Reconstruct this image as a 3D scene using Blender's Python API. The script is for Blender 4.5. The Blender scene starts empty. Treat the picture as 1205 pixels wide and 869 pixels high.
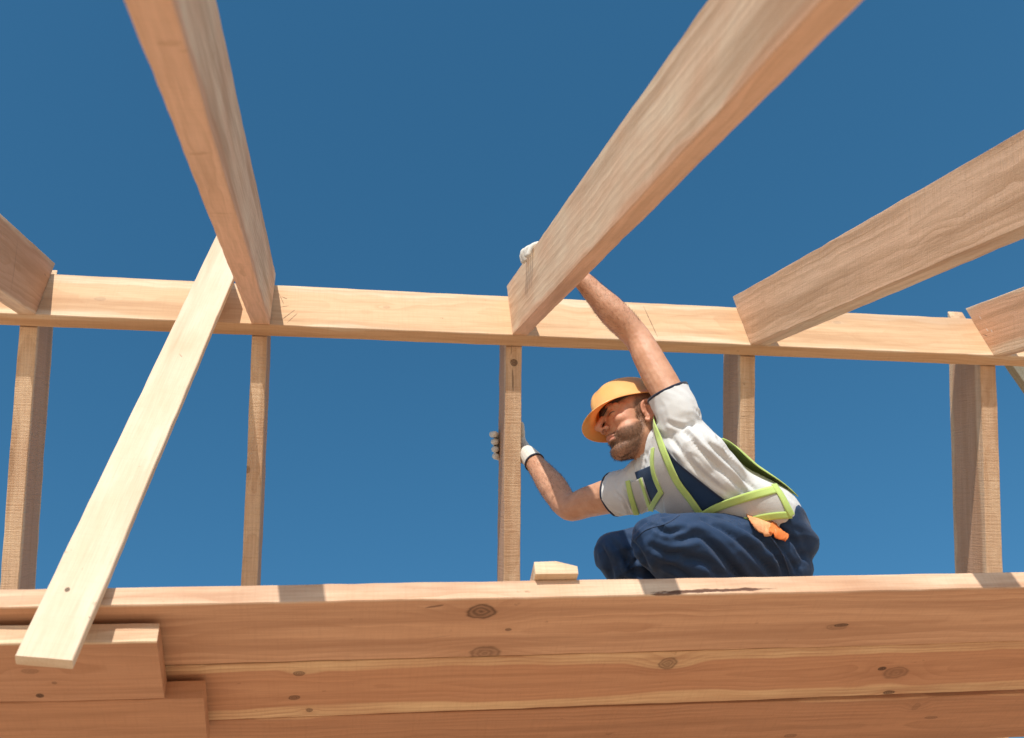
import bpy, bmesh, math, random
import numpy as np
from mathutils import Vector, Matrix, noise
from mathutils.bvhtree import BVHTree
random.seed(7)
sc = bpy.context.scene
C = sc.collection
V = Vector
PI = math.pi

# ------------------------------------------------------------------ camera
# world: x right along the ridge, y away from the camera, z up. metres, camera at the origin
ROT = Matrix(((0.9869865, -0.136877, -0.0843939),
              (-0.0455079, -0.7411323, 0.6698149),
              (0.1542293, 0.6572577, 0.7377165)))      # rows: right, up, forward
RT = ROT.transposed()
FPX, CX, CY = 1280.75, 602.5, 434.5
def at(px, py, Z):
    "world point seen at photo pixel (px,py) at depth Z"
    return RT @ V(((px-CX)/FPX*Z, (CY-py)/FPX*Z, Z))
def ray(px, py): return at(px, py, 1.0)
def toworld(x, y, z): return RT @ V((x, y, z))          # direction given as right, up, forward
def onplane(px, py, p0, n):
    d = ray(px, py); return d * (p0.dot(n) / d.dot(n))
cam = bpy.data.cameras.new('camera'); camo = bpy.data.objects.new('camera', cam); C.objects.link(camo)
m3 = Matrix((ROT[0], ROT[1], -ROT[2])).transposed()
camo.matrix_world = m3.to_4x4()
cam.sensor_fit = 'HORIZONTAL'; cam.sensor_width = 36; cam.lens = 36*FPX/1205
cam.clip_start = .02; cam.clip_end = 5000
cam.dof.use_dof = True; cam.dof.focus_distance = 3.25; cam.dof.aperture_fstop = 3.6
sc.camera = camo

# ------------------------------------------------------------------ helpers
def tag(o, label=None, cat=None, group=None, kind=None):
    if label: o['label'] = label
    if cat: o['category'] = cat
    if group: o['group'] = group
    if kind: o['kind'] = kind
    return o
def empty(name, loc):
    o = bpy.data.objects.new(name, None); C.objects.link(o); o.location = loc; return o
def obj_from(name, me, mat, parent=None, sharp=None):
    o = bpy.data.objects.new(name, me); C.objects.link(o)
    if mat is not None:
        me.materials.clear()
        for m in (mat if isinstance(mat, (list, tuple)) else [mat]): me.materials.append(m)
    for p in me.polygons: p.use_smooth = True
    if sharp: me.set_sharp_from_angle(angle=math.radians(sharp))
    if parent is not None:
        o.parent = parent
        o.matrix_parent_inverse = Matrix.Translation(parent.location).inverted() if parent.parent is None else Matrix.Identity(4)
    return o
def mesh_pd(vs, fs):
    me = bpy.data.meshes.new('mesh'); me.from_pydata([tuple(v) for v in vs], [], fs); me.update(); return me

# ------------------------------------------------------------------ node helpers
class NT:
    def __init__(s, name):
        s.m = bpy.data.materials.new(name); s.m.use_nodes = True; s.t = s.m.node_tree; s.t.nodes.clear()
        s.out = s.n('ShaderNodeOutputMaterial')
    def n(s, typ, **kw):
        nd = s.t.nodes.new(typ)
        for k, v in kw.items(): setattr(nd, k, v)
        return nd
    def l(s, a, b): s.t.links.new(a, b)
    def setin(s, sock, v):
        if hasattr(v, 'links') or isinstance(v, bpy.types.NodeSocket): s.l(v, sock)
        else: sock.default_value = v
    def math(s, op, a, b=None, c=None, clamp=False):
        nd = s.n('ShaderNodeMath', operation=op); nd.use_clamp = clamp
        s.setin(nd.inputs[0], a)
        if b is not None: s.setin(nd.inputs[1], b)
        if c is not None: s.setin(nd.inputs[2], c)
        return nd.outputs[0]
    def vm(s, op, a, b=None, c=None):
        nd = s.n('ShaderNodeVectorMath', operation=op)
        s.setin(nd.inputs[0], a)
        if b is not None: s.setin(nd.inputs[1], b)
        if c is not None: s.setin(nd.inputs[2], c)
        return nd.outputs['Value'] if op in ('LENGTH', 'DOT_PRODUCT', 'DISTANCE') else nd.outputs[0]
    def noise(s, vec, scale=1, detail=3, rough=.5, dist=0):
        nd = s.n('ShaderNodeTexNoise'); s.l(vec, nd.inputs['Vector'])
        nd.inputs['Scale'].default_value = scale; nd.inputs['Detail'].default_value = detail
        nd.inputs['Roughness'].default_value = rough; nd.inputs['Distortion'].default_value = dist
        return nd.outputs['Fac']
    def mapr(s, v, a, b, c=0, d=1, smooth=False):
        nd = s.n('ShaderNodeMapRange'); nd.interpolation_type = 'SMOOTHSTEP' if smooth else 'LINEAR'
        s.setin(nd.inputs[0], v)
        for i, x in enumerate((a, b, c, d)): s.setin(nd.inputs[i+1], x)
        return nd.outputs[0]
    def mix(s, f, a, b, mode='MIX'):
        nd = s.n('ShaderNodeMix', data_type='RGBA', blend_type=mode)
        s.setin(nd.inputs[0], f)
        for i, x in ((6, a), (7, b)):
            if isinstance(x, (tuple, list)): nd.inputs[i].default_value = (*x[:3], 1)
            else: s.l(x, nd.inputs[i])
        return nd.outputs[2]
    def bsdf(s, color, rough=.6, bump=None, bstr=.3, bdist=.002, spec=.3, **kw):
        b = s.n('ShaderNodeBsdfPrincipled')
        if isinstance(color, (tuple, list)): b.inputs['Base Color'].default_value = (*color[:3], 1)
        else: s.l(color, b.inputs['Base Color'])
        s.setin(b.inputs['Roughness'], rough)
        b.inputs['Specular IOR Level'].default_value = spec
        for k, v in kw.items(): s.setin(b.inputs[k.replace('_', ' ')], v)
        if bump is not None:
            bn = s.n('ShaderNodeBump'); bn.inputs['Strength'].default_value = bstr; bn.inputs['Distance'].default_value = bdist
            s.l(bump, bn.inputs['Height']); s.l(bn.outputs[0], b.inputs['Normal'])
        s.l(b.outputs[0], s.out.inputs[0]); return b

SAP = (.76, .56, .37); HEART = (.58, .33, .19); LATE = (.47, .25, .125)
def wood(name, seed, sap=SAP, heart_or_shade=HEART, late=LATE, pith=(.0, -.07), hw=.04, freq=150, rings=.5, knots=(), streaks=(), rough=.0, marks=(), edge=None):
    """sawn softwood: x runs along the board. knots: (x,y,z,rx,ry,rz,dark) in board space. hw: half width of the heartwood or painted shade"""
    s = NT(name); rnd = random.Random(seed)
    tc = s.n('ShaderNodeTexCoord').outputs['Object']
    off = V((rnd.uniform(-40, 40), rnd.uniform(-40, 40), rnd.uniform(-40, 40)))
    p = s.vm('ADD', tc, tuple(off))
    warp = None; core = None; halo2 = None
    for (kx, ky, kz, rx, ry, rz, dk) in knots:
        q = s.vm('MULTIPLY', s.vm('SUBTRACT', tc, (kx, ky, kz)), (1/rx, 1/ry, 1/rz))
        nz = s.noise(s.vm('MULTIPLY', p, (30, 60, 60)), 1, 2)
        d = s.math('ADD', s.vm('LENGTH', q), s.math('MULTIPLY', s.math('SUBTRACT', nz, .5), .55))
        c = s.math('MULTIPLY', s.mapr(d, 1.12, .78, 0, 1, True), dk)
        rg = s.math('MULTIPLY_ADD', s.math('SINE', s.math('MULTIPLY', d, 17)), .22, .78)
        inner = s.mapr(d, .68, .92, .86 if max(rx, ry) > .0125 else 1.0, 1)
        c = s.math('MULTIPLY', s.math('MULTIPLY', c, rg), inner)
        q2 = s.vm('MULTIPLY', s.vm('SUBTRACT', tc, (kx, ky, kz)), (1/(rx*5.0), 1/(ry*2.6), 1/(rz*2.2)))
        h = s.mapr(s.vm('LENGTH', q2), 1, 0, 0, 1, True)
        core = c if core is None else s.math('MAXIMUM', core, c)
        hh = s.math('MULTIPLY', h, min(1, ry*28))
        warp = hh if warp is None else s.math('ADD', warp, hh)
    yz = s.vm('MULTIPLY', tc, (0, 1, 1))
    yz = s.vm('SUBTRACT', yz, (0, pith[0], pith[1]))
    wob = s.noise(s.vm('MULTIPLY', p, (2.0, 3.5, 3.5)), 1, 3, .55)
    Rr = s.math('ADD', s.vm('LENGTH', yz), s.math('MULTIPLY', s.math('SUBTRACT', wob, .5), .07))
    if warp is not None: Rr = s.math('ADD', Rr, s.math('MULTIPLY', warp, .045))
    ph = s.math('FRACT', s.math('MULTIPLY', Rr, freq))
    ring = s.mapr(ph, .25, .92, 0, 1); ring = s.math('MULTIPLY', ring, s.mapr(ph, .93, 1, 1, 0))
    ringvar = s.noise(s.vm('MULTIPLY', p, (2.2, 14, 14)), 1, 2)
    ring = s.math('MULTIPLY', ring, s.mapr(ringvar, .3, .65, .15, 1))
    heart_or_shade_mask = s.mapr(Rr, hw+abs(pith[1])+.006, hw+abs(pith[1])-.008, 0, 1, True)
    if edge is not None:      # sapwood along the outer edge of the board
        sy_ = s.n('ShaderNodeSeparateXYZ'); s.l(tc, sy_.inputs[0]); heart_or_shade_mask = s.math('MULTIPLY', heart_or_shade_mask, s.mapr(sy_.outputs[1], edge, edge+.006, 0, 1))
    fib = s.noise(s.vm('MULTIPLY', p, (7, 230, 230)), 1, 3, .65)
    blot = s.noise(s.vm('MULTIPLY', p, (4, 11, 11)), 1, 4, .55)
    saw = s.noise(s.vm('MULTIPLY', p, (190, 9, 9)), 1, 2, .6)
    grit = s.noise(s.vm('MULTIPLY', p, (420, 520, 520)), 1, 2, .7)
    col = s.mix(heart_or_shade_mask, sap, heart_or_shade)
    col = s.mix(s.mapr(blot, .35, .72, 0, .6), col, tuple(x*f for x, f in zip(heart_or_shade, (1.0, .95, .9))))
    strk = s.noise(s.vm('MULTIPLY', p, (.9, 16, 16)), 1, 4, .6)
    col = s.mix(s.mapr(strk, .48, .64, 0, .52), col, tuple(x*.85 for x in late))
    col = s.mix(s.math('MULTIPLY', ring, rings), col, late)
    col = s.mix(s.mapr(fib, .35, .7, .0, .28), col, tuple(x*.8 for x in late))
    col = s.mix(s.mapr(saw, .5, .75, 0, .10+.14*rough), col, tuple(x*.75 for x in late))
    pits = s.mapr(grit, .62-.03*rough, .74, 0, .16+.42*rough)
    col = s.mix(pits, col, tuple(x*.55 for x in late))
    fl = s.mapr(s.noise(s.vm('MULTIPLY', p, (26, 40, 40)), 1, 3, .6), .70, .76, 0, .5)     # small resin flecks
    col = s.mix(fl, col, tuple(x*.6 for x in late))
    bmp = s.math('ADD', s.math('MULTIPLY', fib, .5), s.math('MULTIPLY', ring, .25))
    bmp = s.math('ADD', bmp, s.math('MULTIPLY', saw, .35+.9*rough))
    bmp = s.math('ADD', bmp, s.math('MULTIPLY', grit, .25+1.0*rough))
    if warp is not None: col = s.mix(s.math('MULTIPLY', warp, .45, clamp=True), col, tuple(x*.95 for x in late))
    if core is not None:
        col = s.mix(core, col, (.05, .022, .012))
        bmp = s.math('SUBTRACT', bmp, s.math('MULTIPLY', core, .5))
    # thin dark marks (checks, pencil lines, stains): centre, direction, half length, half width, strength
    for (cx_, cy_, cz_, dx, dy, dz, hl, wd, st, colr) in marks:
        D = V((dx, dy, dz)).normalized(); a = V((cx_, cy_, cz_)) - D*hl
        q = s.vm('SUBTRACT', tc, tuple(a))
        t = s.math('MULTIPLY', s.vm('DOT_PRODUCT', q, tuple(D)), 1/(2*hl), clamp=True)
        sc_ = s.n('ShaderNodeVectorMath', operation='SCALE'); sc_.inputs[0].default_value = tuple(D*2*hl); s.l(t, sc_.inputs['Scale'])
        dd = s.vm('LENGTH', s.vm('SUBTRACT', q, sc_.outputs[0]))
        taper = s.math('MULTIPLY', s.math('MULTIPLY', t, s.math('SUBTRACT', 1, t)), 4)
        wn = s.noise(s.vm('MULTIPLY', p, (25, 90, 90)), 1, 3, .6)
        w = s.math('MULTIPLY', s.math('MULTIPLY', s.math('POWER', taper, .6), wd), s.mapr(wn, .3, .7, .35, 1.5))
        mk = s.math('MULTIPLY', s.mapr(s.math('SUBTRACT', dd, w), .0012, -.0008, 0, 1), st)
        col = s.mix(mk, col, colr)
        bmp = s.math('SUBTRACT', bmp, s.math('MULTIPLY', mk, .8))
    s.bsdf(col, .72, bmp, .55+.35*rough, .0012+.0012*rough, .25)
    return s.m

# ------------------------------------------------------------------ sawn boards
def board(name, O, ex, ez_hint, L, W, T, mat, shear0=(0, 0), shear1=(0, 0), seed=1, rag=.0012, step=.05, parent=None, bow=0.0, profile=None):
    """board with its lower rear corner line starting at O: x along ex, y across W, z through T (local frame, object space).
    shear0/1 = how far the start/end cut moves along x per metre of local (y, z)"""
    ex = V(ex).normalized(); ez = V(ez_hint); ez = (ez - ex*ez.dot(ex)).normalized(); ey = ez.cross(ex)
    n = max(2, int(L/step)); ny, nz = 5, 3; c = .0022
    def side(a, b, k): return [a + (b-a)*i/k for i in range(1, k)]
    loop = []
    for y in [c, *side(c, W-c, ny), W-c]: loop.append((y, 0))
    for z in [c, *side(c, T-c, nz), T-c]: loop.append((W, z))
    for y in [W-c, *side(W-c, c, ny), c]: loop.append((y, T))
    for z in [T-c, *side(T-c, c, nz), c]: loop.append((0, z))
    m = len(loop); vs = []; fs = []
    for i in range(n+1):
        x = L*i/n
        for (y, z) in loop:
            s0 = shear0[0]*y + shear0[1]*z; s1 = shear1[0]*y + shear1[1]*z
            xx = x + s0*(1-i/n) + s1*(i/n)
            q = V((xx*3+seed*7.3, y*9, z*9+seed)); nv = noise.noise_vector(q)*rag*1.2
            q2 = V((xx*38+seed, y*25+seed, z*25)); nv2 = noise.noise_vector(q2)*rag
            corner = (y <= c or y >= W-c) and (z <= c or z >= T-c)
            k = 1.5 if corner else .45
            by = bow*math.sin(PI*i/n)
            vs.append(V((xx + (nv2.x*.8 if 0 < i < n else nv2.x*.8), y + nv.y + nv2.y*k + by, z + nv.z + nv2.z*k)))
    for i in range(n):
        for j in range(m):
            a = i*m + j; b = i*m + (j+1) % m
            fs.append((a, b, b+m, a+m))
    fs.append(tuple(range(m-1, -1, -1))); fs.append(tuple(n*m + j for j in range(m)))
    me = mesh_pd(vs, fs)
    o = obj_from(name, me, mat, None, 28)
    M = Matrix((ex, ey, ez)).transposed().to_4x4(); M.translation = V(O)
    bm = bmesh.new(); bm.from_mesh(me); bmesh.ops.recalc_face_normals(bm, faces=bm.faces); bm.to_mesh(me); bm.free()
    if parent is not None:
        o.parent = parent; o.matrix_parent_inverse = Matrix.Translation(parent.location).inverted()
    o.matrix_world = M
    return o, M
def frame_of(O, ex, ez_hint):
    ex = V(ex).normalized(); ez = V(ez_hint); ez = (ez - ex*ez.dot(ex)).normalized(); ey = ez.cross(ex)
    M = Matrix((ex, ey, ez)).transposed().to_4x4(); M.translation = V(O); return M
def loc(M, p): return M.inverted() @ V(p)

YR, ZB, RM = 2.35, 2.8044, .0131           # ridge front face, underside height, fall along x
# ---- ridge board
O = V((-2.3, YR, ZB + RM*-2.3)); ex = V((1, 0, RM))
# local y = up (face), z = thickness toward -y -> ez = ex x ey
Mr = frame_of((-2.3, YR+.05, ZB-RM*2.3), ex, (0, -1, 0))
def on_ridge(px, py): return loc(Mr, onplane(px, py, V((0, YR, 0)), V((0, 1, 0))))
marks = []
def seg(fn, a, b, wd, st, colr=(.10, .05, .03)):
    A, B = fn(*a), fn(*b); mid = (A+B)/2; d = B-A
    return (mid.x, mid.y, mid.z, d.x, d.y, d.z, max(d.length/2, .002), wd, st, colr)
for a, b, w in [((757, 360), (774, 397), .0012), ((331, 349), (338, 352), .0015), ((329, 362), (340, 360), .0012), ((331, 377), (347, 365), .0013), ((338, 380), (350, 369), .001), ((328, 345), (334, 358), .001)]:
    marks.append(seg(on_ridge, a, b, w, .85))
ridge_knots = []
for (px, py, r) in [(118, 352, .012), (455, 362, .008), (985, 380, .010)]:
    k = on_ridge(px, py); ridge_knots.append((k.x, k.y, .05, r*1.6, r, .02, .22))
wr = wood('ridge_wood', 3, sap=(.76, .61, .44), heart_or_shade=(.68, .46, .28), pith=(.10, -.12), hw=.07, freq=95, rings=.32, marks=marks, knots=ridge_knots)
o, _ = board('ridge_board', (-2.3, YR+.05, ZB-RM*2.3), ex, (0, -1, 0), 7.2, .214, .05, wr, seed=3, rag=.001)
tag(o, 'long pale ridge beam across the whole frame, rafters meeting it from both sides', 'beam')

# ---- near rafters, dropping from the ridge toward the camera
XL = [-1.022, -.299, .569, 1.422, 2.362]; XR = [-.967, -.240, .622, 1.486, 2.417]
SK = [-.005, .007, -.010, .012, -.010]; DT = [.005, .012, .014, -.007, -.018]; TA = .8307; HR = .2738
rafter_labels = ['short visible end of a sloping rafter at the left edge, brown side showing',
 'overhead rafter with reddish underside, just above the top of the long diagonal board',
 'sloping rafter over the worker that his raised gloved hand grips',
 'rough sawn rafter with a round knot swirl, next right of the one the worker holds',
 'short visible end of a sloping rafter at the right edge with white paint chips']
XR[2] = .618
for i in range(5):
    d = V((SK[i], -1, -(TA+DT[i]))).normalized()
    T = XR[i]-XL[i]
    # local: x = d (to the camera and down), z = thickness. want y up: ey = ez x ex ; ez=-X gives ey = up
    ez = V((-1, 0, 0)); eyv = ez.cross(d).normalized()
    if eyv.z < 0: ez = V((1, 0, 0)); eyv = ez.cross(d).normalized()
    zbi = ZB + RM*XL[i] - .003
    O = V((XR[i] if ez.x < 0 else XL[i], YR-.003, zbi))
    up = V((0, 0, 1)); W = HR*up.dot(eyv)
    sh = up.dot(d)/up.dot(eyv)
    M = frame_of(O, d, ez)
    def on_left(px, py, i=i, M=M): return loc(M, onplane(px, py, V((XL[i], YR, 0)), V((1, -SK[i]*-1*-1, 0))))
    def on_right(px, py, i=i, M=M): return loc(M, onplane(px, py, V((XR[i], YR, 0)), V((1, 0, 0))))
    kn = []; mk = []
    if i == 3:
        k = on_left(1095, 277); kn = [(k.x, k.y, k.z, .03, .026, .02, .10)]
        mk = [seg(on_left, (1008, 270), (1020, 262), .002, .8), seg(on_left, (914, 332), (915, 396), .0008, .35)]
        kk = on_left(952, 330)
    if i == 2:
        mk = [seg(on_left, (868, 112), (866, 118), .0008, .4)]
        k = on_left(745, 160); kn = [(k.x, k.y, k.z, .02, .008, .02, .15)]
    if i == 0:
        mk = [seg(on_right, (23, 272), (13, 345), .0010, .7), seg(on_right, (52, 322), (54, 325), .002, .7)]
    if i == 4:
        mk = [seg(on_left, (1152, 372), (1155, 376), .0022, .8, (.8, .76, .7)), seg(on_left, (1160, 386), (1163, 390), .002, .8, (.8, .76, .7)), seg(on_left, (1157, 394), (1162, 396), .0018, .8, (.10, .06, .04)), seg(on_left, (1166, 388), (1168, 391), .0016, .8, (.8, .76, .7))]
    if i == 1:
        bt = lambda px, py, M=M, O=O, ey=eyv: loc(M, onplane(px, py, O, ey))
        mk = [seg(bt, (210, 60), (240, 62), .004, .45, LATE), seg(bt, (222, 182), (248, 180), .006, .5, LATE), seg(bt, (245, 251), (273, 252), .003, .5, LATE), seg(bt, (185, 52), (215, 50), .008, .35, LATE)]
    ns = [.1, .25, .3, 1.0, .7][i]
    w = wood('rafter_wood', 11+i, sap=(.88, .67, .47), heart_or_shade=(.86, .56, .37) if i == 3 else ((.78, .46, .29) if i else (.62, .37, .24)), pith=[(.10, .03), (-.012, .03), (-.012, .02), (.12, .11), (.12, .03)][i], hw=[.07, .02, .025, .02, .05][i], freq=[60, 65, 48, 60, 70][i], rings=[.5, .4, .38, .5, .5][i], knots=kn, marks=mk, rough=ns)  # underside heart tone: partly redder heartwood, partly warm bounce light painted in
    o, _ = board('rafter', O, d, ez, 3.7, W, T, w, shear0=(sh, 0), seed=11+i, rag=.0014 if i == 3 else .0010)
    tag(o, rafter_labels[i], 'rafter', 'rafters sloping from the ridge toward the viewer')

# ---- far rafters, dropping away behind the ridge
FL = [-1.025, -.298, .552, 1.399, 2.333]; FR = [-.971, -.248, .608, 1.454, 2.396]; FS = [.014, .019, .028, -.006, .007]
FD = [.20, .165, .150, .175, .210]; TB = 1.1522
far_labels = ['far rafter behind the ridge at the left edge, dark on its right side',
 'narrow far rafter below the ridge, just right of the long diagonal board',
 'far rafter with a dark round knot near its top, held by the worker',
 'far rafter below the ridge that runs down behind the back of the worker',
 'far rafter near the right edge of the frame with a wide dark left side']
for i in range(5):
    d = V((FS[i], 1, -TB)).normalized(); T = FR[i]-FL[i]
    ez = V((1, 0, 0)); eyv = ez.cross(d).normalized()      # across the depth; want back-up direction
    if eyv.z < 0: ez = V((-1, 0, 0)); eyv = ez.cross(d).normalized()
    O = V((FL[i] if ez.x > 0 else FR[i], YR+.054, ZB+RM*FL[i]))
    up = V((0, 0, 1)); sh = up.dot(d)/up.dot(eyv)
    M = frame_of(O, d, ez)
    fr = lambda px, py, M=M, O=O, ey=eyv: loc(M, onplane(px, py, O, ey))
    kn = []; mk = []
    if i == 2:
        k = fr(605, 427); kn = [(k.x, 0, k.z, .013, .02, .013, 1.0)]
        mk = [seg(fr, (603, 433), (604, 462), .0025, .6), seg(fr, (602, 400), (602, 418), .002, .5)]
    if i == 1:
        k = fr(291, 553); kn = [(k.x, 0, k.z, .012, .02, .01, .6)]
    if i == 0:
        k = fr(12, 545); kn = [(k.x, 0, k.z, .05, .02, .014, .22)]
    if i == 3:
        mk = [seg(fr, (858, 492), (884, 490), .001, .6)]
    if i == 4:
        mk = [seg(fr, (1150, 508), (1160, 506), .001, .7)]
    w = wood('far_rafter_wood', 31+i, sap=(.86, .64, .43), heart_or_shade=(.58, .36, .24), pith=(.105, .03), hw=.058, freq=110, rings=.35, knots=kn, marks=mk, rough=.9)  # heart tone darkens the side faces: shade put into the wood colour
    o, _ = board('far_rafter', O, d, ez, 3.4, FD[i], T, w, shear0=(sh, 0), seed=31+i, rag=.0014)
    tag(o, far_labels[i], 'rafter', 'rafters on the far side of the ridge')

# ---- working platform: three planks lying flat, seen from below, their front edge in the sun
PK, PM = -.0187, .0251
PKW = (.50, .285, .165)
def plank(name, x0, x1, yf, k, W, zoff, matl, seed, T=.05, rag=.0012):
    ex = V((1, k, PM)).normalized(); ez = V((0, 0, -1))
    # local: y = away from the camera, z = down
    O = V((x0, yf + k*x0, 1.5505 + PM*x0 + zoff))
    ezv = (ez - ex*ez.dot(ex)).normalized(); eyv = ezv.cross(ex)
    if eyv.y < 0:
        ez = V((0, 0, 1)); O = O - V((0, 0, T))
    return board(name, O, ex, ez, (x1-x0)*ex.length/ex.x*1.0 if False else (x1-x0), W, T, matl, seed=seed, rag=rag)
def plank_frame(x0, yf, k, T=.05, zoff=0):
    ex = V((1, k, PM)).normalized()
    return frame_of(V((x0, yf+k*x0, 1.5505+PM*x0+zoff-T)), ex, V((0, 0, 1)))
pn = V((-PM, 0, 1)).normalized()
def on_under(px, py, M, zoff=0): return loc(M, onplane(px, py, V((0, 0, 1.5005+zoff)), pn))
P0 = -2.4
specs = [(2.0665, PK, .2375), (2.0665+.2443, PK-.0035, .2435), (2.0665+.4923, PK+.0065, .246)]
labs = ['front platform plank with sunlit edge, carrying the worker and the wood block',
        'middle platform plank with pale bands along both edges and dark knots at right',
        'rearmost plank of the platform, lowest in view along the bottom of the frame']
for i, (yf, k, W) in enumerate(specs):
    M = plank_frame(P0, yf, k)
    f = lambda px, py, M=M: on_under(px, py, M)
    kn = []; mk = []
    dk = (.12, .06, .04)
    def K(px, py, rx, ry, st):
        q = f(px, py); kn.append((q.x, q.y, 0, rx, ry, .02, st))
    if i == 0:
        K(566, 720, .038, .030, .8); K(571, 769, .040, .032, .55); K(598, 741, .008, .006, .7); K(990, 736, .020, .008, 1.0); K(985, 738, .032, .014, .35)
        mk = [seg(f, (500, 716), (522, 712), .0035, .6), seg(f, (498, 752), (530, 748), .001, .4)]
        fe = lambda px, py, M=M: loc(M, onplane(px, py, V((0, 2.0665+PK*.9, 0)), V((0, 1, 0))))
        mk += [seg(fe, (690, 698), (800, 695.5), .0022, .9, (.16, .08, .05)), seg(fe, (745, 697.5), (930, 693.2), .0050, 1.0, (.12, .06, .04)), seg(fe, (760, 699.5), (810, 697.5), .0050, .9, (.14, .07, .045)), seg(fe, (755, 703), (790, 699), .004, .6, (.2, .1, .07)), seg(fe, (1064, 693), (1067, 694), .003, .6)]
        w = wood('plank_wood', 52, sap=(.76, .58, .42), heart_or_shade=(.66, .385, .24), late=(.44, .22, .125), pith=(.13, .06), hw=.16, freq=55, rings=.6, knots=kn, marks=mk, rough=.12, edge=.0015)
    elif i == 1:
        K(352, 793, .015, .011, .75); K(346, 821, .015, .011, .8); K(364, 836, .009, .010, .7); K(786, 781, .026, .030, .6); K(1038, 787, .012, .010, 1.0); K(1054, 792, .040, .030, .45); K(1046, 815, .018, .010, 1.0)
        w = wood('plank_wood', 53, sap=(.80, .55, .32), heart_or_shade=(.58, .30, .17), late=(.42, .19, .10), pith=(.115, .035), hw=.052, freq=60, rings=.55, knots=kn, marks=mk, rough=.12)
    else:
        K(1096, 845, .022, .008, .5); K(930, 866, .02, .012, .5); K(1078, 832, .012, .02, .3)
        w = wood('plank_wood', 54, sap=(.70, .43, .25), heart_or_shade=(.52, .26, .145), late=(.36, .17, .09), pith=(.14, .05), hw=.10, freq=60, rings=.6, knots=kn, marks=mk, rough=.35)
    o, _ = plank('plank', P0, 4.6, yf, k, W, 0, w, 50+i, rag=.0011)
    tag(o, labs[i], 'plank', 'planks of the platform')
# second layer of planks, nailed under the first at the left
M = plank_frame(-2.2, 2.118, .0, zoff=-.066)
f = lambda px, py, M=M: on_under(px, py, M, -.066)
kn = []
q = f(47, 819); kn.append((q.x, q.y, 0, .009, .009, .02, 1.0)); q = f(64, 804); kn.append((q.x, q.y, 0, .006, .006, .02, .5)); q = f(35, 790); kn.append((q.x, q.y, 0, .02, .012, .02, .35))
w = wood('plank_wood', 61, sap=(.82, .66, .46), heart_or_shade=(.56, .30, .18), late=(.40, .19, .10), edge=.0015, pith=(.09, .07), hw=.16, freq=60, rings=.5, knots=kn, rough=.15)
o, _ = plank('lower_plank', -2.2, -.373, 2.118, 0, .2305, -.066, w, 61)
tag(o, 'lower plank at left with a sunlit front edge, beside the foot of the diagonal board', 'plank', 'lower planks')
w = wood('plank_wood', 62, sap=(.68, .42, .25), heart_or_shade=(.54, .28, .16), late=(.40, .19, .10), pith=(.09, .08), hw=.1, freq=90, rings=.4, rough=.2)
o, _ = plank('lower_plank', -2.2, -.285, 2.353, 0, .235, -.066, w, 62)
tag(o, 'lower plank in the bottom left corner, its dark end sticking out past its neighbour', 'plank', 'lower planks')

# ---- brace: thin board nailed across the front of platform and ridge
A = at(57, 775, 1); A = onplane(57, 775, V((0, 2.026, 0)), V((0, 1, 0)))
B = onplane(262.5, 313, V((0, 2.285, 0)), V((0, 1, 0)))
d = (B-A); Lb = d.length; ex = d.normalized(); ez = V((0.03, -1, 0)); ez = (ez-ex*ez.dot(ex)).normalized(); ey = ez.cross(ex)
Wb = .113
O = A - ey*Wb/2 - ez*.0
M = frame_of(O, ex, ez)
f = lambda px, py: loc(M, onplane(px, py, O+ez*.026, ez))
kn = []; q = f(83, 686); kn.append((q.x, q.y, .026, .008, .006, .02, 1.0))
mk = [seg(f, (213, 412), (216, 416), .002, .4), seg(f, (108, 717), (112, 720), .0015, .6)]
w = wood('brace_wood', 71, sap=(.74, .61, .475), heart_or_shade=(.66, .50, .36), late=(.58, .40, .25), pith=(.06, -.1), hw=.02, freq=70, rings=.10, knots=kn, marks=mk)
# cut the top against rafter side, bottom level with the picture
pb0, pb1 = f(22, 772), f(92, 778)
shb = (pb1.x-pb0.x)/(pb1.y-pb0.y) if abs(pb1.y-pb0.y) > 1e-6 else 0
x_at0 = pb0.x - shb*pb0.y
pt0, pt1 = f(258, 270), f(284, 335)
sht = (pt1.x-pt0.x)/(pt1.y-pt0.y)
x_at1 = pt0.x - sht*pt0.y
print('BRACE', pb0, pb1, pt0, pt1, Lb)
O2 = O + ex*x_at0
o, _ = board('diagonal_brace', O2, ex, ez, x_at1-x_at0, Wb, .026, w, shear0=(shb, 0), shear1=(sht, 0), seed=71, rag=.0009, parent=None)
tag(o, 'long thin pale board running diagonally from the lower left planks up to the ridge', 'board')

# ---- offcut block on the plank edge
def prism(name, poly, ex, ey, ez, O, depth, mat, bev=.0015):
    bm = bmesh.new(); fr = [bm.verts.new(V((x, y, 0))) for x, y in poly]; bk = [bm.verts.new(V((x, y, depth))) for x, y in poly]
    n = len(poly); bm.faces.new(fr[::-1]); bm.faces.new(bk)
    for i in range(n): bm.faces.new((fr[i], fr[(i+1) % n], bk[(i+1) % n], bk[i]))
    bmesh.ops.recalc_face_normals(bm, faces=bm.faces)
    bmesh.ops.bevel(bm, geom=list(bm.edges), offset=bev, segments=2, affect='EDGES', profile=.6)
    me = bpy.data.meshes.new('mesh'); bm.to_mesh(me); bm.free()
    o = obj_from(name, me, mat, None, 35)
    M = Matrix((ex, ey, ez)).transposed().to_4x4(); M.translation = O; o.matrix_world = M; return o
w = wood('offcut_wood', 81, sap=(.80, .66, .47), heart_or_shade=(.66, .44, .28), late=(.5, .28, .16), pith=(.05, .03), hw=.01, freq=130, rings=.3, rough=.4)
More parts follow.
